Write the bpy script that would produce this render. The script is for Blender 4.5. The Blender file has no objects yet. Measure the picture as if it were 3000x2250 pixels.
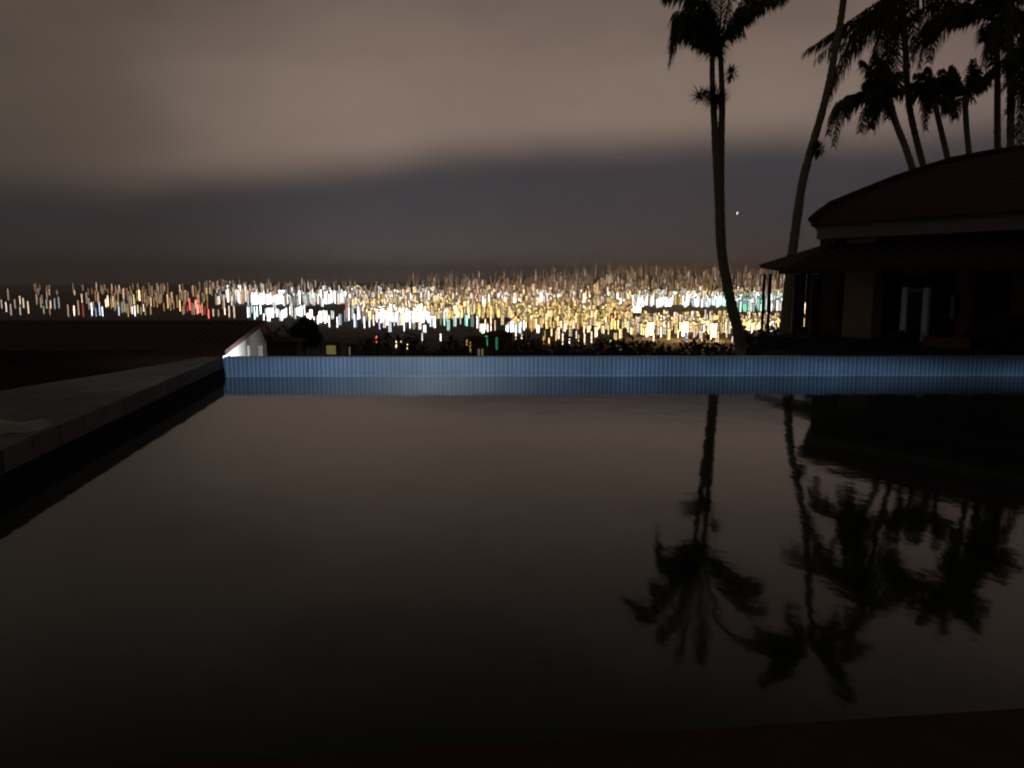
import bpy, bmesh, math, random
from mathutils import Vector, Matrix
random.seed(7)
S = bpy.context.scene
COL = S.collection

# ------------------------------------------------------------------ camera
CAM = Vector((0, 0, 1.5)); F0 = 2250.0; TH = math.atan(305 / F0)
cam_d = bpy.data.cameras.new('camera'); cam = bpy.data.objects.new('camera', cam_d); COL.objects.link(cam)
cam.location = CAM; cam.rotation_euler = (math.pi / 2 - TH, 0, 0)
cam_d.sensor_width = 36; cam_d.lens = 27; cam_d.clip_start = .05; cam_d.clip_end = 40000
cam_d.dof.use_dof = True; cam_d.dof.focus_distance = 3.2; cam_d.dof.aperture_fstop = 3.6
S.camera = cam

def ray(px, py):
    u = (px - 1500) / F0; v = (1125 - py) / F0
    return Vector((u, math.cos(TH) + v * math.sin(TH), -math.sin(TH) + v * math.cos(TH)))
def at(px, py, Y):
    d = ray(px, py); return CAM + d * (Y / d.y)
def onz(px, py, z=0.0):
    d = ray(px, py); return CAM + d * ((z - CAM.z) / d.z)
def lin(c):
    c /= 255.0
    return c / 12.92 if c <= .04045 else ((c + .055) / 1.055) ** 2.4
def rgb(r, g, b): return (lin(r), lin(g), lin(b), 1)

# ------------------------------------------------------------------ exposure
S.view_settings.view_transform = 'Standard'; S.view_settings.look = 'None'
S.view_settings.exposure = 0; S.view_settings.gamma = 1
S.cycles.use_denoising = True
S.cycles.sample_clamp_indirect = 3.0
S.cycles.max_bounces = 6

# ------------------------------------------------------------------ night sky lit by the city
W = bpy.data.worlds.new("World"); S.world = W; W.use_nodes = True
nt = W.node_tree; nt.nodes.clear(); N = nt.nodes.new; L = nt.links.new
out = N('ShaderNodeOutputWorld'); bg = N('ShaderNodeBackground'); L(bg.outputs[0], out.inputs[0])
tc = N('ShaderNodeTexCoord'); sep = N('ShaderNodeSeparateXYZ'); L(tc.outputs['Generated'], sep.inputs[0])
def M(op, a, b=None, c=None, clamp=False):
    n = N('ShaderNodeMath'); n.operation = op; n.use_clamp = clamp
    for i, x in enumerate((a, b, c)):
        if x is None: continue
        if hasattr(x, 'links'): L(x, n.inputs[i])
        else: n.inputs[i].default_value = x
    return n.outputs[0]
def SS(x, a, b):
    n = N('ShaderNodeMapRange'); n.interpolation_type = 'SMOOTHERSTEP'; L(x, n.inputs[0])
    n.inputs[1].default_value = a; n.inputs[2].default_value = b; return n.outputs[0]
def MIX(f, a, b):
    n = N('ShaderNodeMix'); n.data_type = 'RGBA'
    if hasattr(f, 'links'): L(f, n.inputs[0])
    else: n.inputs[0].default_value = f
    for i, x in ((6, a), (7, b)):
        if hasattr(x, 'links'): L(x, n.inputs[i])
        else: n.inputs[i].default_value = x
    return n.outputs[2]
def NOISE(scale, detail, vec=None, rough=.5):
    n = N('ShaderNodeTexNoise'); n.inputs['Scale'].default_value = scale; n.inputs['Detail'].default_value = detail
    n.inputs['Roughness'].default_value = rough
    if vec is not None: L(vec, n.inputs['Vector'])
    return n.outputs[0]
EL = M('ARCSINE', sep.outputs[2]); AZ = M('ARCTAN2', sep.outputs[0], sep.outputs[1])
azn = M('ADD', M('MULTIPLY', AZ, 1 / 1.6), .5, clamp=True)          # -0.8..0.8 rad -> 0..1
def azel(px, py):
    d = ray(px, py).normalized(); return math.atan2(d.x, d.y), math.asin(d.z)
edge = [(0, 522), (339, 545), (583, 522), (760, 508), (950, 492), (1152, 468), (1288, 448), (1491, 430), (1695, 422),
        (1898, 416), (2075, 404), (2305, 395), (2576, 405), (3000, 352)]
fc = N('ShaderNodeFloatCurve'); L(azn, fc.inputs['Value']); cv = fc.mapping.curves[0]
pts = []
for px, py in edge:
    a, e = azel(px, py); pts.append((a / 1.6 + .5, e / .4))
cv.points[0].location = (0, pts[0][1]); cv.points[1].location = (1, pts[-1][1])
for p in pts: cv.points.new(*p)
fc.mapping.update()
edge_el = M('MULTIPLY', fc.outputs[0], .4)
mp = N('ShaderNodeMapping'); L(tc.outputs['Generated'], mp.inputs[0]); mp.inputs['Scale'].default_value = (1, 1, 2.6)
n1 = NOISE(5.5, 4, mp.outputs[0]); n2 = NOISE(1.9, 2, mp.outputs[0], .45); n3 = NOISE(14, 4, mp.outputs[0])
edge_el = M('ADD', edge_el, M('MULTIPLY', M('SUBTRACT', n1, .5), .005))
edge_el = M('ADD', edge_el, M('MULTIPLY', M('SUBTRACT', n3, .5), .016))
rel = M('SUBTRACT', EL, edge_el)
up = SS(rel, -.042, .040)
low = MIX(SS(EL, .0, .085), rgb(82, 74, 75), rgb(65, 62, 68))
low = MIX(SS(EL, -.01, .036), rgb(104, 87, 80), low)
# whiter glow over the brightest district
ga = M('SUBTRACT', AZ, -.17); glow = M('MULTIPLY', M('EXPONENT', M('MULTIPLY', M('MULTIPLY', ga, ga), -14)), M('EXPONENT', M('MULTIPLY', M('MAXIMUM', EL, 0), -22)))
low = MIX(M('MULTIPLY', glow, .8), low, rgb(128, 121, 124))
low = MIX(M('MULTIPLY', SS(AZ, -.12, -.50), .62), low, rgb(46, 40, 42))
hi = MIX(SS(EL, .12, .40), rgb(143, 124, 113), rgb(116, 100, 91))
hi = MIX(SS(AZ, -.12, -.62), hi, rgb(88, 78, 70))
hi = MIX(M('MULTIPLY', SS(AZ, .25, .6), .7), hi, rgb(116, 97, 92))
hi = MIX(M('MULTIPLY', SS(n2, .5, .36), .45), hi, rgb(84, 75, 65))
hi = MIX(M('MULTIPLY', SS(n2, .52, .68), .15), hi, rgb(150, 132, 118))
c = MIX(up, low, hi)
c = MIX(SS(EL, .24, .66), c, rgb(38, 36, 40))
c = MIX(SS(M('ABSOLUTE', AZ), .75, 1.4), c, rgb(56, 50, 46))
L(c, bg.inputs[0])
mod = M('ADD', M('ADD', .97, M('MULTIPLY', M('SUBTRACT', n3, .5), .16)), M('MULTIPLY', M('SUBTRACT', n1, .5), .20))
L(mod, bg.inputs[1])

# ------------------------------------------------------------------ lamp that washes the far pool wall (behind the camera)
sp_d = bpy.data.lights.new('pool_floodlight_beam', 'SPOT'); sp = bpy.data.objects.new('pool_floodlight_beam', sp_d)
COL.objects.link(sp)
FL = Vector((-2.6, -3.2, 1.75))
sp_d.energy = 2700; sp_d.color = (.80, .92, 1.0); sp_d.shadow_soft_size = .05
sp_d.spot_size = math.radians(76); sp_d.spot_blend = .8
sp.location = FL
aim = Vector((1.0, 12.0, -.02)) - FL
sp.rotation_euler = aim.to_track_quat('-Z', 'Y').to_euler(); sp.scale = (1, .046, 1)

# ------------------------------------------------------------------ helpers
def mat(name, color, rough=.8, noise=None, bump=None, spec=.3, scale=4.0, coat=0, metallic=0):
    m = bpy.data.materials.new(name); m.use_nodes = True; t = m.node_tree
    b = t.nodes['Principled BSDF']; b.inputs['Roughness'].default_value = rough; b.inputs['Metallic'].default_value = metallic
    b.inputs['Specular IOR Level'].default_value = spec
    tcn = t.nodes.new('ShaderNodeTexCoord'); nz = t.nodes.new('ShaderNodeTexNoise')
    t.links.new(tcn.outputs['Object'], nz.inputs['Vector']); nz.inputs['Scale'].default_value = scale; nz.inputs['Detail'].default_value = 6
    mx = t.nodes.new('ShaderNodeMix'); mx.data_type = 'RGBA'; t.links.new(nz.outputs[0], mx.inputs[0])
    k = noise or .25
    mx.inputs[6].default_value = tuple(x * (1 - k) for x in color[:3]) + (1,)
    mx.inputs[7].default_value = tuple(min(1, x * (1 + k)) for x in color[:3]) + (1,)
    t.links.new(mx.outputs[2], b.inputs['Base Color'])
    if bump:
        bp = t.nodes.new('ShaderNodeBump'); bp.inputs['Strength'].default_value = bump; bp.inputs['Distance'].default_value = .02
        t.links.new(nz.outputs[0], bp.inputs['Height']); t.links.new(bp.outputs[0], b.inputs['Normal'])
    return m
def emis(name, color, strength):
    m = bpy.data.materials.new(name); m.use_nodes = True; t = m.node_tree; t.nodes.clear()
    e = t.nodes.new('ShaderNodeEmission'); o = t.nodes.new('ShaderNodeOutputMaterial'); t.links.new(e.outputs[0], o.inputs[0])
    e.inputs[0].default_value = tuple(color) + (1,); e.inputs[1].default_value = strength
    m.cycles.emission_sampling = 'NONE'
    return m
def link(name, me, parent=None, mats=(), smooth=False):
    o = bpy.data.objects.new(name, me); COL.objects.link(o)
    for m in mats: me.materials.append(m)
    if parent: o.parent = parent; o.matrix_parent_inverse = Matrix.Translation(-parent.location)
    if smooth:
        for p in me.polygons: p.use_smooth = True
    return o
def tag(o, label=None, cat=None, group=None, kind=None):
    if label: o['label'] = label
    if cat: o['category'] = cat
    if group: o['group'] = group
    if kind: o['kind'] = kind
    return o
def empty(name, loc, label, cat, group=None):
    o = bpy.data.objects.new(name, None); COL.objects.link(o); o.location = loc; o.empty_display_size = .2
    return tag(o, label, cat, group)
class MB:
    def __init__(s): s.v = []; s.f = []; s.mi = []
    def face(s, pts, mi=0):
        n = len(s.v); s.v += [tuple(p) for p in pts]; s.f.append(tuple(range(n, n + len(pts)))); s.mi.append(mi)
    def box(s, c, sz, rot=0, mi=0, bev=0):
        c = Vector(c); hx, hy, hz = sz[0] / 2, sz[1] / 2, sz[2] / 2; ca, sa = math.cos(rot), math.sin(rot); n = len(s.v)
        for dz in (-hz, hz):
            for dx, dy in ((-hx, -hy), (hx, -hy), (hx, hy), (-hx, hy)):
                s.v.append((c.x + dx * ca - dy * sa, c.y + dx * sa + dy * ca, c.z + dz))
        for q in ((0, 3, 2, 1), (4, 5, 6, 7), (0, 1, 5, 4), (1, 2, 6, 5), (2, 3, 7, 6), (3, 0, 4, 7)):
            s.f.append(tuple(n + i for i in q)); s.mi.append(mi)
    def tube(s, pts, rads, seg=10, mi=0):
        pts = [Vector(p) for p in pts]; n0 = len(s.v)
        for i, p in enumerate(pts):
            t = (pts[min(i + 1, len(pts) - 1)] - pts[max(i - 1, 0)]).normalized()
            a = t.cross(Vector((0, 1, 0)) if abs(t.y) < .9 else Vector((1, 0, 0))).normalized(); b = t.cross(a)
            for k in range(seg):
                an = 2 * math.pi * k / seg; s.v.append(tuple(p + (a * math.cos(an) + b * math.sin(an)) * rads[i]))
        for i in range(len(pts) - 1):
            for k in range(seg):
                a0 = n0 + i * seg + k; a1 = n0 + i * seg + (k + 1) % seg
                s.f.append((a0, a1, a1 + seg, a0 + seg)); s.mi.append(mi)
        s.f.append(tuple(n0 + k for k in range(seg))); s.mi.append(mi)
        s.f.append(tuple(n0 + (len(pts) - 1) * seg + k for k in range(seg))[::-1]); s.mi.append(mi)
    def prism(s, poly, z0, z1, mi=0):
        n = len(s.v); k = len(poly)
        s.v += [(p[0], p[1], z0) for p in poly] + [(p[0], p[1], z1) for p in poly]
        s.f.append(tuple(n + i for i in range(k))[::-1]); s.mi.append(mi)
        s.f.append(tuple(n + k + i for i in range(k))); s.mi.append(mi)
        for i in range(k):
            j = (i + 1) % k; s.f.append((n + i, n + j, n + k + j, n + k + i)); s.mi.append(mi)
    def build(s, name, mats, parent=None, smooth=False, bevel=0):
        me = bpy.data.meshes.new(name); me.from_pydata(s.v, [], s.f)
        if not isinstance(mats, (list, tuple)): mats = [mats]
        o = link(name, me, parent, mats, smooth)
        for p, m in zip(me.polygons, s.mi): p.material_index = m
        me.update()
        if bevel:
            bm = bmesh.new(); bm.from_mesh(me); bmesh.ops.remove_doubles(bm, verts=bm.verts, dist=1e-5)
            bmesh.ops.bevel(bm, geom=[e for e in bm.edges], offset=bevel, segments=2, affect='EDGES', clamp_overlap=True)
            bm.to_mesh(me); bm.free()
        return o

# ------------------------------------------------------------------ materials
m_hill = mat('hillside_scrub', (.022, .020, .015), .95, .5, .6, scale=.6)
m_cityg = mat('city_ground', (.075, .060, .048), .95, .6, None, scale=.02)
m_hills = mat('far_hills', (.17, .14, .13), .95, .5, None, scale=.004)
m_lawn = mat('lawn_soil', (.020, .026, .013), .95, .6, .8, scale=9)
m_conc = mat('grey_stone_deck', (.19, .175, .16), .75, .35, .35, scale=7)
m_terr = mat('terracotta_deck', (.060, .024, .028), .85, .3, .3, scale=8)
m_roof = None
m_wall = mat('cream_stucco', (.32, .22, .15), .9, .12, .4, scale=18)
m_brown = mat('brown_wall', (.11, .052, .036), .9, .2, .3, scale=10)
m_white = mat('white_painted', (.72, .71, .68), .55, .06, None, scale=5)
m_wood = mat('dark_wood', (.05, .03, .022), .7, .3, .4, scale=12)
m_fascia = mat('pale_fascia', (.20, .18, .165), .7, .15, .2, scale=5)
for m_, c1_, c2_ in ((m_conc, .60, 1.0),):
    t = m_.node_tree; b = t.nodes['Principled BSDF']; src = b.inputs['Base Color'].links[0].from_socket
    tcn = t.nodes.new('ShaderNodeTexCoord'); br_ = t.nodes.new('ShaderNodeTexBrick'); t.links.new(tcn.outputs['Object'], br_.inputs['Vector'])
    br_.inputs['Scale'].default_value = 1; br_.inputs['Brick Width'].default_value = c1_; br_.inputs['Row Height'].default_value = c1_ * .8
    br_.inputs['Mortar Size'].default_value = .008; br_.inputs['Color1'].default_value = (.85, .85, .85, 1); br_.inputs['Color2'].default_value = (1.15, 1.15, 1.15, 1); br_.inputs['Mortar'].default_value = (.35, .35, .35, 1)
    mm = t.nodes.new('ShaderNodeMix'); mm.data_type = 'RGBA'; mm.blend_type = 'MULTIPLY'; mm.inputs[0].default_value = 1
    t.links.new(src, mm.inputs[6]); t.links.new(br_.outputs[0], mm.inputs[7]); t.links.new(mm.outputs[2], b.inputs['Base Color'])
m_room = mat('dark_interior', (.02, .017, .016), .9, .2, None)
m_trunk = mat('palm_bark', (.26, .25, .19), .9, .4, .8, scale=7)
m_frond = mat('palm_leaf', (.065, .068, .042), .6, .35, None, spec=.4, scale=2)
m_leaf = mat('shrub_leaf', (.022, .026, .014), .7, .4, None, scale=3)
m_metal = mat('dark_metal', (.06, .06, .065), .4, .1, None, metallic=.7)
m_glass = mat('dark_glass', (.01, .012, .014), .08, .1, None, spec=.6)

def roof_tiles(name, col, pitch):
    m = mat(name, col, .85, .35, None, scale=3); t = m.node_tree; b = t.nodes['Principled BSDF']
    tcn = t.nodes.new('ShaderNodeTexCoord'); w = t.nodes.new('ShaderNodeTexWave'); w.wave_type = 'BANDS'; w.bands_direction = 'X'
    w.inputs['Scale'].default_value = pitch; t.links.new(tcn.outputs['Object'], w.inputs['Vector'])
    bp = t.nodes.new('ShaderNodeBump'); bp.inputs['Strength'].default_value = .9; bp.inputs['Distance'].default_value = .06
    t.links.new(w.outputs[1], bp.inputs['Height']); t.links.new(bp.outputs[0], b.inputs['Normal']); return m
m_roof = roof_tiles('red_roof_tiles', (.060, .022, .022), 1.4)
m_roof2 = roof_tiles('dark_red_roof_tiles', (.085, .030, .036), 1.4)

# blue pool tiles with pale grout
m_tile = bpy.data.materials.new('blue_pool_tiles'); m_tile.use_nodes = True
t = m_tile.node_tree; b = t.nodes['Principled BSDF']; b.inputs['Roughness'].default_value = .35
tcn = t.nodes.new('ShaderNodeTexCoord'); sx = t.nodes.new('ShaderNodeSeparateXYZ'); cb = t.nodes.new('ShaderNodeCombineXYZ')
t.links.new(tcn.outputs['Object'], sx.inputs[0]); t.links.new(sx.outputs[0], cb.inputs[0]); t.links.new(sx.outputs[2], cb.inputs[1])
br = t.nodes.new('ShaderNodeTexBrick'); t.links.new(cb.outputs[0], br.inputs['Vector']); br.offset = 0
br.inputs['Scale'].default_value = 1; br.inputs['Brick Width'].default_value = .068; br.inputs['Row Height'].default_value = .45
br.inputs['Mortar Size'].default_value = .010; br.inputs['Mortar Smooth'].default_value = .2
br.inputs['Color1'].default_value = (.10, .20, .40, 1); br.inputs['Color2'].default_value = (.13, .25, .45, 1)
br.inputs['Mortar'].default_value = (.32, .43, .60, 1)
nz = t.nodes.new('ShaderNodeTexNoise'); nz.inputs['Scale'].default_value = .9; nz.inputs['Detail'].default_value = 5; t.links.new(tcn.outputs['Object'], nz.inputs['Vector'])
mr = t.nodes.new('ShaderNodeMapRange'); t.links.new(nz.outputs[0], mr.inputs[0]); mr.inputs[1].default_value = .3; mr.inputs[2].default_value = .7
mr.inputs[3].default_value = .62; mr.inputs[4].default_value = 1.12
ml = t.nodes.new('ShaderNodeMix'); ml.data_type = 'RGBA'; ml.blend_type = 'MULTIPLY'; ml.inputs[0].default_value = 1
t.links.new(br.outputs[0], ml.inputs[6]); t.links.new(mr.outputs[0], ml.inputs[7]); t.links.new(ml.outputs[2], b.inputs['Base Color'])

# still dark water
m_water = bpy.data.materials.new('pool_water'); m_water.use_nodes = True
t = m_water.node_tree; b = t.nodes['Principled BSDF']; b.inputs['Base Color'].default_value = (.012, .019, .012, 1); b.inputs['Specular Tint'].default_value = (.92, 1.0, .90, 1)
b.inputs['Roughness'].default_value = .05; b.inputs['IOR'].default_value = 1.46
tcn = t.nodes.new('ShaderNodeTexCoord'); mpn = t.nodes.new('ShaderNodeMapping'); mpn.inputs['Scale'].default_value = (1.3, .9, 1)
t.links.new(tcn.outputs['Object'], mpn.inputs[0])
nz = t.nodes.new('ShaderNodeTexNoise'); nz.inputs['Scale'].default_value = 2.2; nz.inputs['Detail'].default_value = 3; t.links.new(mpn.outputs[0], nz.inputs['Vector'])
bp = t.nodes.new('ShaderNodeBump'); bp.inputs['Strength'].default_value = .09; bp.inputs['Distance'].default_value = .02
t.links.new(nz.outputs[0], bp.inputs['Height']); t.links.new(bp.outputs[0], b.inputs['Normal'])

# ------------------------------------------------------------------ terrain
RR = [0, 13, 26, 60, 150, 400, 800, 1500, 4600]
ZZ = [-2.2, -2.2, -3.2, -7, -18, -41, -55, -62, -62]
def hill_top(az):      # height of the far hills by bearing
    u = math.tan(max(-1.3, min(1.3, az)))
    return -48 + 150 / (1 + math.exp(-(u + .02) * 11)) + (9 * math.sin(u * 17) + 5 * math.sin(u * 41 + 1)) / (1 + math.exp(-(u + .1) * 20))
def plateau(x, y):
    def s(v, a, b_): 
        q = min(1, max(0, (v - a) / (b_ - a))); return q * q * (3 - 2 * q)
    return s(x, 7, 9.5) * s(y, 12.3, 12.9) * (1 - s(y, 25, 33))
def ground(x, y):
    r = math.hypot(x, y)
    z = ZZ[-1]
    for i in range(len(RR) - 1):
        if r <= RR[i + 1]:
            q = (r - RR[i]) / (RR[i + 1] - RR[i]); z = ZZ[i] + (ZZ[i + 1] - ZZ[i]) * q; break
    if 60 < r < 1500: z += 2.2 * math.sin(x * .021 + 1) * math.sin(y * .017) * min(1, (r - 60) / 200)
    if r > 5000:
        q = min(1, (r - 5000) / 4200); q = q * q * (3 - 2 * q)
        z += q * (hill_top(math.atan2(x, y)) + 62 - 10) * .95
    if r < 60: z = z + (plateau(x, y)) * (0 - z)
    return z
def sheet(name, r0, r1, nr, a0, a1, na, mt):
    mb = MB(); 
    for i in range(nr + 1):
        r = r0 * (r1 / r0) ** (i / nr)
        for j in range(na + 1):
            a = a0 + (a1 - a0) * j / na; x, y = r * math.sin(a), r * math.cos(a); mb.v.append((x, y, ground(x, y)))
    for i in range(nr):
        for j in range(na):
            k = i * (na + 1) + j; mb.f.append((k, k + 1, k + na + 2, k + na + 1)); mb.mi.append(0)
    o = mb.build(name, mt, None, True); o['kind'] = 'structure'; return o
sheet('hillside', 6.0, 760, 90, -math.pi, math.pi, 300, m_hill)
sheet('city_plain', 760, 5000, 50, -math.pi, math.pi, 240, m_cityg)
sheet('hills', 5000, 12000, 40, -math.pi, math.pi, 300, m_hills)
def hit(px, py):         # the point of the terrain seen along a line of sight
    d = ray(px, py); k = 40.0; step = 20
    while k < 11500:
        p = CAM + d * k
        if p.z < ground(p.x, p.y): return Vector((p.x, p.y, ground(p.x, p.y)))
        k += step; step = max(8, k * .01)
    return None

# ------------------------------------------------------------------ the pool
RIM = .30
A = onz(655, 1103, 0); Bp = onz(3000, 1100, 0)
dirAB = (Bp - A).normalized(); B = A + dirAB * 19.5
l0 = onz(668, 1160, -RIM); l1 = onz(0, 1620, -RIM); dl = (l1 - l0).normalized()
A = Vector((A.x, A.y, 0)); E = A + Vector((dl.x, dl.y, 0)) * ((2.3 - A.y) / dl.y)
n0 = onz(1450, 2172, RIM); n1_ = onz(3000, 2070, RIM); dn = (n1_ - n0).normalized()
D = Vector((n0.x, n0.y, 0)) + Vector((dn.x, dn.y, 0)) * ((B.x - n0.x) / dn.x)
n00 = Vector((n0.x, n0.y, 0)); E = n00 + Vector((dn.x, dn.y, 0)) * ((E.x - n0.x) / dn.x)
wm = MB(); wm.face([(E.x - .1, E.y - .1, 0), (D.x + .1, D.y - .1, 0), (B.x + .1, B.y + .1, 0), (A.x - .1, A.y + .1, 0)])
w = wm.build('pool_water', m_water); w['kind'] = 'structure'
# far raised rim wall
mb = MB(); nrm = Vector((-dirAB.y, dirAB.x, 0))
Aw = A - dirAB * .12
mb.v = []; Ln = (B - A).length + .3
mb.box((Ln / 2, .11, (RIM - 1.6) / 2 + 0), (Ln, .22, RIM + 1.6))
rim = mb.build('tiled_pool_wall', m_tile, None, False, .012); rim.location = A; rim.rotation_euler = (0, 0, math.atan2(dirAB.y, dirAB.x))
tag(rim, 'long blue tiled raised wall along the far edge of the pool', 'pool wall')
# thin stone coping at the deck sides (left and near)
dE = Vector((dl.x, dl.y, 0)).normalized(); outl = Vector((dE.y, -dE.x, 0))
if outl.x > 0: outl = -outl
mb = MB()
q = [E - dE * 0, A + dirAB * 0, A + outl * .30 + nrm * .0, E + outl * .30]
mb.prism([(p.x, p.y) for p in (E, A, A + outl * .3, E + outl * .3)], -1.5, RIM + .012)
o = mb.build('pool_edge_left', m_conc, None, False, .01); o['kind'] = 'structure'; o.name = 'pool_coping'
mb = MB()
c1 = E + outl * .304
left_out = [onz(640, 1062, RIM), onz(520, 1072, RIM), onz(330, 1092, RIM), onz(120, 1125, RIM), onz(-200, 1180, RIM), onz(-700, 1300, RIM), onz(-1500, 1600, RIM)]
back = [Vector((-9, -5, 0)), Vector((c1.x, -5, 0))]
Aout = A + outl * .304
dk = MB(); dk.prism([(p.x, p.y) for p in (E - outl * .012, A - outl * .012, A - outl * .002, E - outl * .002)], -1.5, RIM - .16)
o = dk.build('pool_shade_strip', mat('shade_lining', (.008, .009, .011), .95, .2, None, spec=.05)); o['kind'] = 'structure'  # near-black strip painted in for the shade on the left inner wall
poly = [(c1.x, c1.y), (Aout.x, Aout.y), (Aout.x, Aout.y + .2)] + [(p.x, p.y) for p in left_out if p.x < Aout.x - .05] + [(p.x, p.y) for p in back]
mb.prism(poly, -1.5, RIM)
o = mb.build('pool_deck', m_conc); o['kind'] = 'structure'
mb = MB(); E2 = Vector((c1.x + .004, c1.y, 0))
mb.prism([(c1.x + .004, -5), (D.x + .3, -5), (D.x + .3, D.y), (E.x, E.y), (c1.x + .004, E.y)], -1.5, RIM)
o = mb.build('terrace', m_terr); o['kind'] = 'structure'
# right end of the pool (outside the frame)
mb = MB(); mb.prism([(D.x, D.y + .004), (D.x + .3, D.y + .004), (B.x + .3, B.y - .01), (B.x, B.y - .01)], -1.5, RIM)
o = mb.build('pool_edge', m_conc); o['kind'] = 'structure'
# the lamp on its post behind the camera
fl = empty('floodlight', (FL.x, FL.y - .12, RIM), 'black floodlight on a short post behind the pool terrace', 'floodlight')
mb = MB(); mb.tube([(FL.x, FL.y - .12, RIM), (FL.x, FL.y - .12, FL.z)], [.03, .03], 12); mb.build('post', m_metal, fl)
mb = MB(); mb.box((FL.x, FL.y - .07, FL.z), (.36, .06, .14)); mb.build('lamp_head', m_metal, fl, False, .01)

# pale raised patch on the deck at the left edge
mb = MB(); pc = onz(55, 1272, RIM)
for i in range(14):
    for j in range(7):
        x = i / 13; y = j / 6
        edge_ = min(x, 1 - x, y, 1 - y)
        mb.v.append((pc.x - .50 + .60 * x + .02 * math.sin(y * 6), pc.y - .02 + .34 * y + .015 * math.sin(x * 9), RIM + .006 + (.055 if edge_ > 0 else 0) + (.012 * math.sin(x * 11 + y * 5) if edge_ > 0 else 0)))
for i in range(13):
    for j in range(6):
        k = i * 7 + j; mb.f.append((k, k + 7, k + 8, k + 1)); mb.mi.append(0)
o = mb.build('patch', mat('pale_patch', (.45, .45, .41), .95, .1, .3, scale=40), None, True)
tag(o, 'pale low towel lying on the grey deck at the left', 'patch')

# ------------------------------------------------------------------ palms
def bez(a, c_, b_, t): return a * (1 - t) ** 2 + c_ * 2 * t * (1 - t) + b_ * t * t
def frond(mb, a, b_, arch, rnd, leaf=.62, dens=1.0):
    Lf = (b_ - a).length; ctrl = a.lerp(b_, .42) + Vector((0, 0, arch * Lf)) if not isinstance(arch, Vector) else arch
    if isinstance(arch, Vector): Lf = (ctrl - a).length * .6 + (b_ - ctrl).length * .6
    n = int(66 * dens * max(.7, Lf / 3.5)); prev = None; pts = []
    for i in range(13): pts.append(bez(a, ctrl, b_, i / 12))
    mb.tube(pts, [.045 * (1 - .85 * i / 12) for i in range(13)], 5)
    for i in range(n):
        t = .13 + .87 * i / (n - 1); p = bez(a, ctrl, b_, t); tg = (bez(a, ctrl, b_, min(1, t + .02)) - bez(a, ctrl, b_, t - .02)).normalized()
        sd = tg.cross(Vector((0, 0, 1)));
        sd = sd.normalized() if sd.length > .1 else Vector((1, 0, 0)); upv = sd.cross(tg)
        ll = leaf * (math.sin(math.pi * (.14 + .76 * t)) ** .6) * rnd.uniform(.75, 1.2)
        for s in (-1, 1):
            d0 = (sd * s * rnd.uniform(.35, .8) + tg * rnd.uniform(.5, .8) + upv * rnd.uniform(-.35, .15)).normalized()
            d1 = (d0 * .5 + tg * .25 + Vector((0, 0, -rnd.uniform(.8, 1.7)))).normalized()
            wv = tg * .030
            p1 = p + d0 * ll * .42; p2 = p1 + d1 * ll * .35; p3 = p2 + (d1 + Vector((0, 0, -.7))).normalized() * ll * .35
            mb.face([p - wv, p + wv, p1 + wv * 1.2, p1 - wv * 1.2]); mb.face([p1 - wv * 1.2, p1 + wv * 1.2, p2 + wv * .9, p2 - wv * .9]); mb.face([p2 - wv * .9, p2 + wv * .9, p3])
def palm(name, label, Y, trunk, w0, w1, fr, extra=(), seed=0, leaf=.62, base=None, swell=0, ex=.6):
    """trunk: image points bottom to top; fr: frond tips (px,py,depth offset,arch)"""
    rnd = random.Random(seed)
    P = [at(x, y, Y) for x, y in trunk]
    b0 = P[0] if base is None else base
    gz = ground(P[0].x, P[0].y)
    if P[0].z > gz: P = [Vector((P[0].x + (P[0].x - P[1].x) * .1, P[0].y, gz - .1))] + P
    root = empty('palm_tree', P[0], label, 'palm tree', 'tall palms around the house')
    mb = MB(); dense = []
    for i in range(len(P) - 1):
        pa = P[max(i - 1, 0)]; pb = P[i]; pc_ = P[i + 1]; pd = P[min(i + 2, len(P) - 1)]
        for k in range(9):
            q = k / 9; dense.append(.5 * ((2 * pb) + (pc_ - pa) * q + (2 * pa - 5 * pb + 4 * pc_ - pd) * q * q + (3 * pb - pa - 3 * pc_ + pd) * q ** 3))
    dense.append(P[-1]); n = len(dense)
    rr = [(w0 + (w1 - w0) * (i / (n - 1)) ** ex) / 2 * (1 + .08 * (i % 2)) * (1 + swell * math.exp(-((i / n - .55) / .2) ** 2)) * rnd.uniform(.95, 1.05) for i in range(n)]
    rr[0] *= 1.35
    mb.tube(dense, rr, 10); mb.build('trunk', m_trunk, root, True)
    top = P[-1]; cm = MB()
    for tup in fr:
        px, py, dy = tup[:3]; ar = tup[3] if len(tup) == 4 else at(tup[3], tup[4], Y + dy * .5)
        frond(cm, top + Vector((rnd.uniform(-.06, .06), rnd.uniform(-.06, .06), rnd.uniform(-.25, .1))), at(px, py, Y + dy), ar, rnd, leaf)
    for k in range(extra[0] if extra else 0):
        an = rnd.uniform(0, 2 * math.pi); el = rnd.uniform(.55, 1.3); Lf = rnd.uniform(.8, 1.1) * extra[1]
        v = Vector((math.cos(an) * math.cos(el), math.sin(an) * math.cos(el), math.sin(el) - .25)) * Lf
        frond(cm, top, top + v, .22, rnd, leaf)
    crown = cm.build('crown', m_frond, root)
    return root
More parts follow.
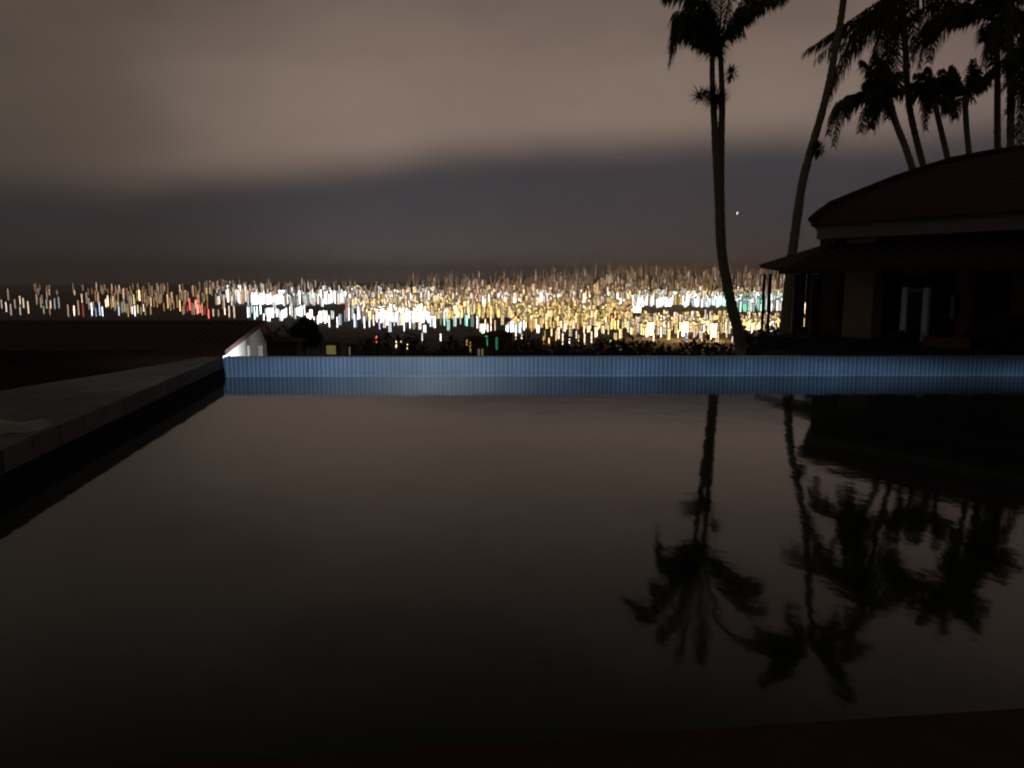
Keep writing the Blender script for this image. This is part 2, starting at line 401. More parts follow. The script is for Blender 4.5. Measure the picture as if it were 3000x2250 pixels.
def clump(name, c, r, n, parent, seed, mt=None, flat=1.0, ln=.3):
    rnd = random.Random(seed); mb = MB(); c = Vector(c)
    for i in range(n):
        d = Vector((rnd.gauss(0, 1), rnd.gauss(0, 1), rnd.gauss(0, 1) * flat)).normalized(); p = c + d * r * rnd.uniform(.1, .6)
        e = p + (d + Vector((0, 0, rnd.uniform(-.5, .5)))).normalized() * ln * rnd.uniform(.5, 1.2)
        s = d.cross(Vector((0, 0, 1))) ; s = (s.normalized() if s.length > .1 else Vector((1, 0, 0))) * .035
        mb.face([p - s, p + s, e])
    return mb.build(name, mt or m_frond, parent)

# twin palm: two trunks that rise side by side
p1 = palm('palm', 'tall twin palm left of the others, its left trunk with a drooping left frond', 40,
     [(2164, 1010), (2140, 900), (2121, 800), (2110, 720), (2104, 560), (2095, 400), (2090, 300), (2087, 230), (2087, 165)], .48, .25,
     [(1958, 188, .5, 1990, -10), (1966, 150, -.8, 1990, -20), (1985, 120, -1.5, 2010, 0), (1975, 90, 1.5, 2000, -40), (2030, 125, -1.5, 2040, 40), (2058, 150, 1, 2060, 60),
      (1950, -10, 1, 2010, -80), (1900, -120, .5, 2000, -200), (1990, -190, -1, 2060, -150), (1860, -60, 3, 1980, -200), (2060, -260, 1, 2080, -120), (2010, 60, 3, 2040, -30)], (2, 3.5), 1, 1.0, swell=.25)
palm('palm', 'tall twin palm left of the others, its right trunk behind a frond reaching right', 40.5,
     [(2174, 1010), (2149, 900), (2128, 800), (2116, 720), (2111, 560), (2113, 400), (2116, 300), (2113, 210), (2110, 150)], .46, .25,
     [(2292, -8, 0, 2200, -22), (2262, 0, -1, 2175, -10), (2225, 25, 1, 2160, 10), (2190, 40, -.8, 2150, 10), (2150, 110, -1, 2150, 40), (2330, -90, 1, 2200, -140), (2230, -190, 0, 2150, -160),
      (2130, -280, 1, 2120, -120), (2060, 60, -2, 2090, -20), (2310, -20, 2, 2230, -120), (2020, 20, 1, 2070, -60), (2075, 140, 0, 2080, 60)], (2, 3.5), 2, 1.0, swell=.25)
clump('epiphyte', at(2096, 288, 39.6), .75, 420, p1, 3, flat=.45, ln=.6)
clump('epiphyte', at(2055, 280, 39.7), .5, 130, p1, 4, flat=.3, ln=.7)
clump('epiphyte', at(2142, 216, 39.9), .45, 150, p1, 5, ln=.42)
clump('epiphyte', at(2098, 125, 39.7), .85, 420, p1, 8, flat=1.3, ln=.8)
p2 = palm('palm', 'slender palm leaning right in front of the porch, its crown above the frame', 34,
     [(2298, 985), (2306, 880), (2316, 780), (2335, 640), (2352, 530), (2378, 432), (2408, 330), (2432, 230), (2450, 130), (2466, 40), (2480, -80), (2490, -160)], .64, .25,
     [(2300, -130, 0, .3), (2250, -180, 2, .3), (2620, -120, -1, .3), (2680, -190, 1, .3), (2400, -60, 2, .4), (2560, -60, -2, .3), (2350, -330, 0, .15), (2600, -340, 0, .15)], (6, 3.4), 11, .9, ex=.36)
clump('epiphyte', at(2395, 437, 33.8), .45, 360, p2, 6, flat=1.3, ln=.22)
# the palms behind the roof
palm('palm', 'short palm behind the roof, leftmost there, its crown arching down to the left', 33,
     [(2700, 590), (2681, 520), (2652, 430), (2628, 370), (2614, 325), (2606, 285)], .31, .24,
     [(2442, 424, -.5, 2466, 215), (2426, 392, 0, 2440, 230), (2436, 360, .8, 2470, 225), (2478, 340, 1.2, 2505, 250), (2520, 385, -1, 2540, 270), (2552, 375, 1, 2560, 280), (2532, 180, 1, 2590, 230), (2545, 240, 0, 2590, 250), (2570, 160, 0, 2610, 220),
      (2575, 300, -.6, 2590, 250), (2640, 210, .6, 2620, 230), (2600, 345, 0, 2600, 280), (2560, 210, -1, 2600, 240), (2550, 300, 1, 2580, 210), (2600, 200, 1.2, 2615, 250), (2535, 290, -1.2, 2560, 220), (2580, 180, -.5, 2600, 260), (2650, 270, .4, 2640, 240)], (1, 1.5), 21, .75)
palm('palm', 'second palm behind the roof, longest frond reaching far left', 35,
     [(2725, 590), (2708, 500), (2690, 430), (2668, 335), (2658, 250), (2652, 130), (2645, 20), (2640, -50)], .29, .24,
     [(2368, 144, 0, 2530, 30), (2378, 138, 1, 2540, 50), (2400, 165, -.8, 2540, 40), (2424, 290, .6, 2455, 120), (2432, 268, -.4, 2470, 150), (2470, 160, -1, 2560, 20), (2510, 150, 1, 2580, 20), (2545, 200, 0, 2590, 20), (2585, 260, -.6, 2610, 30),
      (2600, 200, 1, 2620, 40), (2720, 120, -1, 2690, -10), (2760, 60, 1, 2700, -60), (2620, -230, 0, 2630, -140), (2500, -120, 1, 2560, -160), (2560, 120, -.6, 2600, -10), (2790, 10, 0, 2720, -80), (2440, 160, .3, 2550, 35), (2480, 175, -.4, 2570, 30), (2540, 250, .8, 2590, 20), (2570, 180, -1.2, 2610, 0), (2620, 260, .5, 2640, 60), (2590, 310, 1.2, 2610, 90), (2680, 140, .4, 2670, 0)], (2, 2.5), 22, .95)
palm('palm', 'small palm behind the roof, third trunk from the left, crown drooping', 34,
     [(2790, 570), (2777, 470), (2760, 395), (2744, 325), (2738, 280)], .27, .20,
     [(2712, 378, 0, 2708, 240), (2722, 330, 1, 2722, 250), (2665, 300, 0, 2690, 235), (2650, 255, 1, 2700, 225), (2800, 345, -1, 2790, 250), (2775, 330, .5, 2770, 260), (2850, 290, 1, 2800, 220), (2720, 200, 0, 2735, 230), (2690, 215, -1, 2720, 230), (2790, 215, 1, 2770, 230)], (1, 1.3), 23, .65)
palm('palm', 'small palm behind the roof, fourth trunk from the left, fronds spread in a V', 34,
     [(2850, 550), (2840, 460), (2832, 380), (2828, 310), (2828, 280)], .27, .20,
     [(2935, 175, 0, 2865, 235), (2980, 160, 1, 2880, 210), (2905, 210, -.5, 2860, 255), (2750, 245, 0, 2785, 240), (2765, 330, 0, 2780, 255), (2800, 345, -1, 2800, 270), (2790, 195, 0, 2815, 240), (2850, 175, 1, 2840, 240), (2760, 205, -1, 2800, 240), (2725, 290, 1, 2760, 230)], (1, 1.3), 24, .62)
palm('palm', 'tall palm behind the roof with dense crown at the top right', 35,
     [(2930, 540), (2923, 443), (2922, 340), (2922, 240), (2918, 120), (2910, 50)], .30, .24,
     [(2665, 150, -1, 2740, -20), (2700, 130, 0, 2750, -10), (2735, 100, 1, 2780, -10), (2690, 200, .6, 2720, 10), (2720, 60, -1, 2800, -20), (2780, 45, 0, 2840, 0), (2960, 250, -1, 2960, 80), (2905, 190, .6, 2905, 90), (2780, -30, 0, 2850, -60), (3030, 150, 0, 2990, 10),
      (2920, -140, 0, 2920, -60), (2640, 80, 1, 2760, -60), (2990, 60, 0, 2960, 0), (2850, 40, -1, 2880, 0), (2700, 90, .4, 2790, -10), (2660, 200, 1.4, 2720, 0), (2940, 140, -1, 2940, 70), (2880, 120, .8, 2895, 60), (2720, 180, -1.2, 2740, 10)], (2, 2.5), 25, .9)
palm('palm', 'tall palm behind the roof near the right frame edge', 34,
     [(2965, 530), (2961, 434), (2961, 330), (2961, 230), (2958, 100), (2955, 20)], .33, .26,
     [(2800, 60, 1, .3), (2870, 210, 0, .4), (2900, 150, -1, .3), (3080, 160, 0, .3), (3020, 230, -1, .4), (2880, -80, 0, .1), (3040, -60, 0, .1), (2960, 200, -2, .4)], (8, 3.0), 26, .95)
palm('palm', 'leafy palm cut off by the right frame edge, low drooping fronds', 31,
     [(3040, 560), (3035, 430), (3030, 300), (3028, 210)], .40, .28,
     [(2975, 400, 0, .45), (2950, 330, 1, .5), (2950, 250, -1, .4), (2985, 460, -1, .4), (3100, 380, 0, .4), (2970, 180, 0, .2), (3010, 80, 0, .1)], (6, 2.2), 27, .85)

# ------------------------------------------------------------------ the house on the right
A0 = at(2375, 662, 20); EZ = A0.z
B0 = onz(3000, 622, EZ); dv = (B0 - A0); dv.z = 0; dv.normalize(); B1 = A0 + dv * 11
house = empty('house', (A0.x, A0.y, 0), 'dark house with red tiled roof and white window frame beyond the pool', 'house')
inw = Vector((dv.y, -dv.x, 0))
if inw.y < 0: inw = -inw              # away from the camera
# curved hipped roof
crest = [at(2375, 650, 20), at(2402, 627, 20.2), at(2436, 603, 20.5), at(2520, 568, 21), at(2622, 527, 21.5), at(2710, 497, 21.8), at(2790, 473, 22), at(2900, 452, 22), at(3000, 438, 21.8), at(3250, 415, 21)]
front = []
for i, cpt in enumerate(crest):
    q = i / (len(crest) - 1); front.append(A0 + dv * (11 * q ** 1.15) + Vector((0, 0, .03)))
back = []
for i in range(len(crest)):
    yy = A0.y + .6 + 8 * (1 - math.exp(-i * .7)); back.append(Vector((max(A0.x + i * 1.45, yy * A0.x / A0.y * 1.012 + i * .3), yy, EZ)))
mb = MB(); rows = 9
def grid(ra, rb, bulge):
    n = len(mb.v); k = len(ra)
    for j in range(rows + 1):
        q = j / rows
        for a, b_ in zip(ra, rb): 
            p = a.lerp(b_, q); mb.v.append((p.x, p.y, p.z + bulge * math.sin(q * math.pi) * min(1, (b_ - a).length / 3)))
    for j in range(rows):
        for i in range(k - 1):
            a = n + j * k + i; mb.f.append((a, a + 1, a + k + 1, a + k)); mb.mi.append(0)
grid(front, crest, .10); grid(crest, back, .05)
rf = mb.build('roof', m_roof2, house, True)
# ridge caps along the crest
cap = MB()
for i in range(len(crest) - 1):
    a, b_ = crest[i], crest[i + 1]; n = max(1, int((b_ - a).length / .34))
    for k in range(n):
        p = a.lerp(b_, k / n); q_ = a.lerp(b_, (k + 1.1) / n); cap.tube([p + Vector((0, 0, .05)), q_ + Vector((0, 0, .02))], [.085, .11], 8)
cap.build('ridge_cap', m_roof2, rf, True)
# fascia under the eave
fz = .27
def along(o_, s, off=0): return o_ + dv * s + inw * off
def slab(mb, s0, s1, off0, off1, z0, z1, org=None):
    org = org or Vector((A0.x, A0.y, 0))
    pts = [along(org, s0, off0), along(org, s1, off0), along(org, s1, off1), along(org, s0, off1)]
    mb.prism([(p.x, p.y) for p in pts], z0, z1)
mb = MB(); slab(mb, .12, 11, .10, .9, EZ - .34, EZ + .02); mb.build('fascia', m_fascia, house)
mb = MB(); slab(mb, .0, 11, .02, .10, EZ - .02, EZ + .05); mb.build('gutter', m_roof2, house)
WO = .95          # wall set back under the eave
def sp_at(px, off=WO):   # distance along the facade for an image column
    lo, hi_ = -8, 16
    for _ in range(50):
        m_ = (lo + hi_) / 2; p = along(Vector((A0.x, A0.y, 0)), m_, off); u = p.x / p.y * F0 / math.cos(TH) * 1.0
        # project properly
        dz = 1.2 - 1.5; depth = p.y * math.cos(TH) - dz * math.sin(TH); x = 1500 + F0 * p.x / depth
        if x < px: lo = m_
        else: hi_ = m_
    return lo
ZT = EZ - .3
mb = MB()
for x0, x1, z0, z1 in ((2395, 2486, 0, ZT), (2575, 2640, 2.05, ZT), (2640, 2722, 1.55, ZT), (2722, 3100, 2.05, ZT), (2800, 2850, 0, 2.05), (2960, 3100, 0, 2.05)):
    slab(mb, sp_at(x0), sp_at(x1), WO, WO + .18, z0 - .2 if z0 == 0 else z0, z1)
mb.build('wall', m_brown, house)
mb = MB(); slab(mb, sp_at(2486), sp_at(2574), WO - .22, WO + .25, -.2, ZT - .02); mb.build('pillar', m_wall, house, False, .015)
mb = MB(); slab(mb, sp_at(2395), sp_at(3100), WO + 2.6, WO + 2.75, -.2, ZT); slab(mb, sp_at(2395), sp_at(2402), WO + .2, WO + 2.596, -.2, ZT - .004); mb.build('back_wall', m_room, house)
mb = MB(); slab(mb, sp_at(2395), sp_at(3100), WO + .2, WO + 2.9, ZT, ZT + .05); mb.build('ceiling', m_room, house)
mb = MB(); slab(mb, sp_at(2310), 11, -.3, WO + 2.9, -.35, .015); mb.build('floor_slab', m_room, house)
wf = MB(); s0, s1 = sp_at(2642, WO - .06), sp_at(2722, WO - .06)
slab(wf, s0, s0 + .14, WO - .06, WO + .06, .015, 1.32); slab(wf, s1 - .14, s1, WO - .06, WO + .06, .015, 1.32)
fr_ = wf.build('window_frame', m_white, house, False, .006)
lt = MB(); slab(lt, s0 + .14, s1 - .14, WO - .05, WO + .05, 1.20, 1.31); lt.build('lintel', m_fascia, fr_)
gl = MB(); slab(gl, s0 + .15, s1 - .15, WO, WO + .02, .1, 1.19); gl.build('pane', m_glass, fr_)
mb = MB(); s2 = sp_at(2793); slab(mb, s2, s2 + .09, WO - .1, WO - .01, .6, 1.15); mb.build('downpipe', m_fascia, house)
mb = MB(); slab(mb, sp_at(2715, .2), sp_at(2845, .2), .1, .45, .015, -.35 + .1 + .28); 
lw = MB(); pA = at(2708, 1030, 17.2); pB = at(2842, 1030, 16.4)
lw.prism([(pA.x, pA.y), (pB.x, pB.y), (pB.x + .1, pB.y + .3), (pA.x + .1, pA.y + .3)], -.05, .24)
tag(lw.build('garden_wall', mat('low_brick', (.12, .06, .045), .9, .3, .4, scale=14), None, False, .01), 'low reddish garden wall below the white window frame', 'wall')
# porch: lower lean-to roof at the left
porch = MB()
t0 = at(2226, 775, 22.5); t3 = at(2296, 787, 19.9); T1 = along(A0, .25, 1.05); T1.z = EZ - .30
for dz in (0, -.09): porch.v += [tuple(p + Vector((0, 0, dz))) for p in (t0, t3, t3 + dv * 9, T1 + dv * 9, T1, T1 + Vector((1.2, 1.9, 0)))]
porch.f = [(0, 1, 4), (1, 2, 3, 4), (0, 4, 5), (6, 10, 7), (7, 10, 9, 8), (6, 11, 10), (0, 6, 7, 1), (1, 7, 8, 2), (0, 5, 11, 6)]; porch.mi = [0] * 9
porch.build('porch_roof', m_roof, house)
for px, Y, wd in ((2240, 22.2, .07), (2257, 21.6, .07), (2336, 20.3, .12), (2352, 22.6, .16), (2372, 22.4, .10), (2392, 20.2, .22)):
    a = at(px, 792, Y); mb = MB(); mb.box((a.x, a.y, (a.z - .1) / 2 - .3), (wd, wd, a.z + .5)); mb.build('post', m_wood, house)
mb = MB(); a = at(2285, 800, 20.1); c_ = at(2400, 800, 19.8); mb.prism([(a.x, a.y), (c_.x, c_.y), (c_.x, c_.y + .12), (a.x, a.y + .12)], a.z - .02, a.z + .14); mb.build('beam', m_wood, house)

# ------------------------------------------------------------------ neighbour's house below on the left
X0 = -7.75
nh = empty('neighbour_house', (X0 - 5, 22, -3), "neighbour's low house with dark red roof and a lit white gable wall", 'house')
def col_at(px, Y=None):
    return (X0 / ((px - 1500) / F0))
mb = MB(); yf, yr, yb = 20.2, 23.5, 24.5; ze, zr = -.34, .28
XL = -24
for dz in (0, -.14):
    mb.v += [(X0 + .18, yf, ze + dz), (X0 + .18, yr, zr + dz), (X0 + .18, yb, ze + dz), (XL, yf, ze + dz), (XL, yr, zr + dz), (XL, yb, ze + dz)]
mb.f = [(0, 1, 4, 3), (1, 2, 5, 4), (6, 9, 10, 7), (7, 10, 11, 8), (0, 6, 7, 1), (1, 7, 8, 2), (0, 3, 9, 6), (2, 8, 11, 5), (3, 4, 10, 9), (4, 5, 11, 10)]; mb.mi = [0] * 10
mb.build('roof', m_roof2, nh)
mb = MB()
mb.v = [(X0, yf + .3, -3), (X0, yb - .3, -3), (X0, yb - .3, ze - .14), (X0, yr, zr - .16), (X0, yf + .3, ze - .11), (XL + .3, yf + .3, -3), (XL + .3, yf + .3, ze - .11), (X0 - .2, yf + .3, -3)]
mb.f = [(0, 1, 2, 3, 4), (0, 4, 6, 5)]; mb.mi = [0, 1]
mb.build('wall', [m_white, m_brown], nh)
lamp_p = Vector((X0 + .22, 20.95, -.72))
mb = MB(); mb.box((X0 + .06, lamp_p.y, lamp_p.z + .05), (.12, .14, .2)); lf = mb.build('wall_lamp', m_metal, nh, False, .01)
mb = MB(); mb.box((X0 + .14, lamp_p.y, lamp_p.z), (.05, .1, .12)); mb.build('lens', emis('wall_lamp_glow', (.85, .95, 1), 8), lf, False, .01)
pl_d = bpy.data.lights.new('wall_lamp_light', 'POINT'); pl = bpy.data.objects.new('wall_lamp_light', pl_d); COL.objects.link(pl)
pl.location = (X0 + .55, lamp_p.y + .05, lamp_p.z - .02); pl_d.energy = 80; pl_d.color = (.86, .96, 1.0); pl_d.shadow_soft_size = .12
for px, Yp, wd in ((728, 21.9, .06), (765, 22.6, .13)):
    a = at(px, 1012, Yp); mb = MB(); mb.box((a.x, a.y, -1.6), (wd, wd, 2 * (a.z + 1.6))); mb.build('post', m_fascia, nh)

# ------------------------------------------------------------------ shrubs, trees and small houses on the slope
def leafy(mb, c_, r, n, rnd, sz=.1, flat=.8):
    c_ = Vector(c_); lobes = [(c_ + Vector((rnd.uniform(-.6, .6) * r, rnd.uniform(-.6, .6) * r, rnd.uniform(-.45, .55) * r * flat)), r * rnd.uniform(.35, .62)) for _ in range(9)]
    for i in range(n):
        lc, lr = rnd.choice(lobes); d = Vector((rnd.gauss(0, 1), rnd.gauss(0, 1), rnd.gauss(0, 1))).normalized()
        p = lc + d * lr * rnd.uniform(.55, 1.05); a = Vector((rnd.gauss(0, 1), rnd.gauss(0, 1), rnd.gauss(0, 1))).normalized() * sz; b_ = a.cross(d).normalized() * sz * .6
        mb.face([p - a, p + b_, p + a, p - b_])
def tree(label, base, h, r, seed, n=1500, sz=.16, group=None, name='tree', cat='tree'):
    rnd = random.Random(seed); base = Vector(base); root = empty(name, base, label, cat, group)
    mb = MB(); top = base + Vector((rnd.uniform(-.1, .1) * h, 0, h * .62))
    mb.tube([base, base.lerp(top, .5) + Vector((.03 * h, 0, 0)), top], [h * .045, h * .035, h * .02], 8)
    for k in range(4):
        an = rnd.uniform(0, 6.28); mb.tube([base.lerp(top, .7), top + Vector((math.cos(an) * r * .5, math.sin(an) * r * .5, h * .12))], [h * .02, h * .008], 6)
    mb.build('trunk', m_trunk, root, True)
    mb = MB(); leafy(mb, base + Vector((0, 0, h - r * .75)), r, n, rnd, sz); mb.build('crown', m_leaf, root); return root
def bush(label, base, r, seed, group, n=700, sz=.07, flat=.7):
    rnd = random.Random(seed); mb = MB(); leafy(mb, Vector(base) + Vector((0, 0, r * .5)), r, n, rnd, sz, flat)
    for k in range(3): mb.tube([Vector(base) - Vector((0, 0, .2)), Vector(base) + Vector((rnd.uniform(-.4, .4) * r, rnd.uniform(-.4, .4) * r, r * .7))], [.03, .012], 5)
    return tag(mb.build('shrub', m_leaf), label, 'shrub', group)
bs = at(893, 1045, 38)
tree('dark round tree behind the pool wall beside the lit white gable', (bs.x, bs.y, bs.z - 1.2), 3.0, .95, 41, 1700, .13)
# low slope houses just past the pool wall
def small_house(label, px0, px1, ytop, Y, wmat, seed, lit=None, roofm=None):
    a = at(px0, ytop, Y); b_ = at(px1, ytop, Y); zb = ground(a.x, Y) - 1; wd = b_.x - a.x; dp = wd * .7
    root = empty('hillside_house', ((a.x + b_.x) / 2, Y + dp / 2, zb), label, 'house', 'small houses on the slope')
    mb = MB(); mb.box(((a.x + b_.x) / 2, Y + dp / 2, (zb + a.z) / 2), (wd, dp, a.z - zb)); mb.build('wall', wmat, root)
    mb = MB(); e = .25; zz = a.z; hr = wd * .12
    mb.v = [(a.x - e, Y - e, zz), (b_.x + e, Y - e, zz), (b_.x + e, Y + dp + e, zz), (a.x - e, Y + dp + e, zz), (a.x + wd * .3, Y + dp / 2, zz + hr), (b_.x - wd * .3, Y + dp / 2, zz + hr)]
    mb.f = [(0, 1, 5, 4), (1, 2, 5), (2, 3, 4, 5), (3, 0, 4), (3, 2, 1, 0)]; mb.mi = [0] * 5
    mb.build('roof', roofm or m_roof2, root)
    if lit:
        for (x0, x1, y0, y1, mt) in lit:
            p = at(x0, y0, Y - .05); q = at(x1, y1, Y - .05); mb = MB(); mb.box(((p.x + q.x) / 2, Y - .04, (p.z + q.z) / 2), (q.x - p.x, .06, p.z - q.z)); mb.build('window', mt, root)
    return root
dimy = emis('dim_yellow_window', (.34, .30, .09), .34); dimc = emis('dim_cream_window', (.55, .50, .38), .22); amb = emis('amber_window', (1, .55, .15), .55)
dimg = emis('dim_green_window', (.05, .45, .2), .35); blu = emis('pale_window', (.8, .9, 1), 1.6); dimr = emis('dim_red_window', (.9, .05, .05), .8)
small_house('low brown walled house between the lit gable and the round tree', 776, 868, 1000, 34, m_brown, 1)
small_house('small grey walled house right of the round tree', 906, 942, 1003, 48, mat('grey_wall', (.20, .19, .18), .9), 2, [(910, 938, 1012, 1040, mat('grey_shutter', (.3, .29, .27), .8))])
small_house('small house with a dim yellow lit wall above the pool rim', 950, 992, 1006, 60, m_brown, 3, [(956, 984, 1012, 1038, dimy)])
small_house('small house with one faint cream window above the pool rim', 1015, 1045, 1010, 70, m_brown, 4, [(1022, 1026, 1016, 1040, dimc)])
small_house('small house with amber porch and pale yellow windows', 1360, 1425, 992, 160, m_brown, 5, [(1366, 1370, 995, 1014, amb), (1376, 1380, 1002, 1036, amb), (1400, 1405, 1022, 1048, dimc), (1410, 1416, 1022, 1048, dimy)])
small_house('small house with a green lit window on the dark slope', 1418, 1500, 980, 220, m_brown, 6, [(1422, 1428, 984, 1012, emis('green_window', (.02, .55, .2), 1.4)), (1452, 1458, 988, 1025, dimg)])
small_house('small house with cream windows near the second green light', 1796, 1832, 1004, 150, m_brown, 7, [(1803, 1808, 1008, 1030, dimc), (1812, 1822, 1010, 1038, dimy)])
# dark trees along the slope
rnd = random.Random(5)
where = ['behind the middle of the pool wall', 'on the slope under the bright district', 'below the amber lights', 'on the dark slope left of the twin palm']
for i, (px, py, Y, r) in enumerate([(640, 1040, 60, 3), (800, 985, 70, 2.2), (1090, 1020, 80, 3), (1180, 1015, 110, 4), (1270, 1022, 90, 3.4), (1330, 1024, 120, 4), (1490, 1022, 100, 3.6), (1580, 1024, 130, 4.6), (1660, 1018, 90, 3.2), (1740, 1022, 110, 4), (1860, 1020, 90, 3.4), (1960, 1022, 120, 4.4), (2040, 1022, 80, 3.2), (2120, 1012, 70, 3), (2220, 992, 60, 2.6), (2290, 1000, 50, 2.2)]):
    c_ = at(px, py, Y); 
    nm = ['by the lit white gable', 'just left of the round tree', 'beside the faint cream window', 'under the white floodlit halls', 'under the first red light', 'left of the amber porch house', 'right of the green window', 'under the yellow district, left part', 'in the middle of the dark slope', 'left of the cream window house', 'right of the cream window house', 'under the second orange floodlight', 'under the third orange floodlight', 'left of the twin palm base', 'right of the twin palm base', 'at the foot of the leaning palm'][i]
    tree('dark leafy tree on the slope ' + nm, (c_.x, c_.y, c_.z - r * 1.7), r * 2.1, r, 60 + i, 620, r * .085, 'dark trees on the slope')
# shrubs on the lawn by the house
for i, (px, Y, r) in enumerate([(2150, 17, .42), (2215, 16.5, .5), (2275, 17.2, .55), (2345, 18, .6), (2420, 17.5, .62), (2490, 18.2, .6), (2560, 17.4, .5), (2620, 18.4, .35), (2880, 17, .55), (2950, 16.5, .6)]):
    c_ = at(px, 1010, Y); nm = ['left of the twin palm trunk', 'right of the twin palm trunk', 'left of the leaning palm trunk', 'below the porch posts', 'below the brown house wall', 'left of the pale pillar foot', 'right of the pale pillar foot', 'left of the white window frame', 'right of the low reddish garden wall', 'near the right frame edge'][i]
    bush('dark leafy shrub on the lawn ' + nm, (c_.x, c_.y, ground(c_.x, c_.y)), r, 90 + i, 'dark shrubs below the house')

# ------------------------------------------------------------------ the city, its lights drawn out into tall streaks
PAL = {'w': (1, .95, .88), 'c': (.82, .95, 1), 'y': (1, .74, .30), 'a': (1, .55, .16), 'p': (1, .72, .50), 'r': (1, .13, .12), 'g': (.15, .75, .42), 'b': (.72, .80, 1), 'o': (.85, .44, .22), 't': (.45, .85, .75)}
LV = {0: 1.0, 1: 2.6, 2: 5.5, 3: 11.0}
EM = {}; order = []
for k in PAL:
    for lv in LV: EM[(k, lv)] = len(order) + 1; order.append(emis('light_streak_%s%d' % (k, lv), PAL[k], LV[lv]))  # emissive strips, tall to imitate the smear of distant point lights
m_bld = mat('city_wall', (.12, .09, .07), .9, .3, None, scale=.2)
MATS = [m_bld] + order
def tower(mb, base, wpx, hpx, cols, rnd, cw=3.6, rel=Vector((0, 0, 0))):
    hpx *= rnd.uniform(.7, 1.25)
    """a block with glowing columns that imitate light streaks on the side that looks at the pool"""
    r = math.hypot(base.x, base.y); k = r / F0; wd = wpx * k; ht = hpx * k; az = math.atan2(base.x, base.y) + rnd.uniform(-.12, .12)
    ca, sa = math.cos(-az), math.sin(-az); dp = wd * .8
    c_ = base - rel; mb.box((c_.x - sa * dp / 2, c_.y + ca * dp / 2, c_.z + ht / 2 - 2), (wd, dp, ht + 4), -az)
    n = len(cols); fl_ = max(3, int(ht / 3.3)); off = .25
    for i, (kk, lv) in enumerate(cols):
        xm = (-.5 + (i + .5) / n) * wd; hw = min(cw * k, wd / n * .8) / 2
        t_ = rnd.uniform(.9, 1.0); b0_ = rnd.uniform(.03, .12)
        for f in range(fl_):
            z0 = c_.z + ht * (b0_ + (t_ - b0_) * f / fl_); z1 = c_.z + ht * (b0_ + (t_ - b0_) * (f + .86) / fl_)
            pts = [(c_.x + (xm + sx_ * hw) * ca + off * sa, c_.y + (xm + sx_ * hw) * sa - off * ca, z) for sx_, z in ((-1, z0), (1, z0), (1, z1), (-1, z1))]
            mb.face(pts, EM[(kk, lv)])
GEN = [0]; IND = {}
def pick(pal, rnd): return rnd.choice(pal)
many = MB(); rnd = random.Random(99)
def place(px, py, n, label, group, pal, lvs, indiv, w_per=4.6, h=(26, 34), cw=1.6):
    b0_ = hit(px, py)
    if b0_ is None: return
    k0 = rnd.choice(pal); cols = [(k0 if rnd.random() < .6 else rnd.choice(pal), max(0, rnd.choice(lvs) - (rnd.random() < .3))) for _ in range(n)]
    hp = rnd.uniform(*h)
    if indiv:
        mb = MB(); tower(mb, b0_, w_per * n, hp, cols, rnd, cw, b0_); o = mb.build('city_building', MATS); o.location = b0_
        tag(o, label, 'building', group); GEN[0] += 1; IND.setdefault(label, []).append((px, o))
    else: tower(many, b0_, w_per * n, hp, cols, rnd, cw)
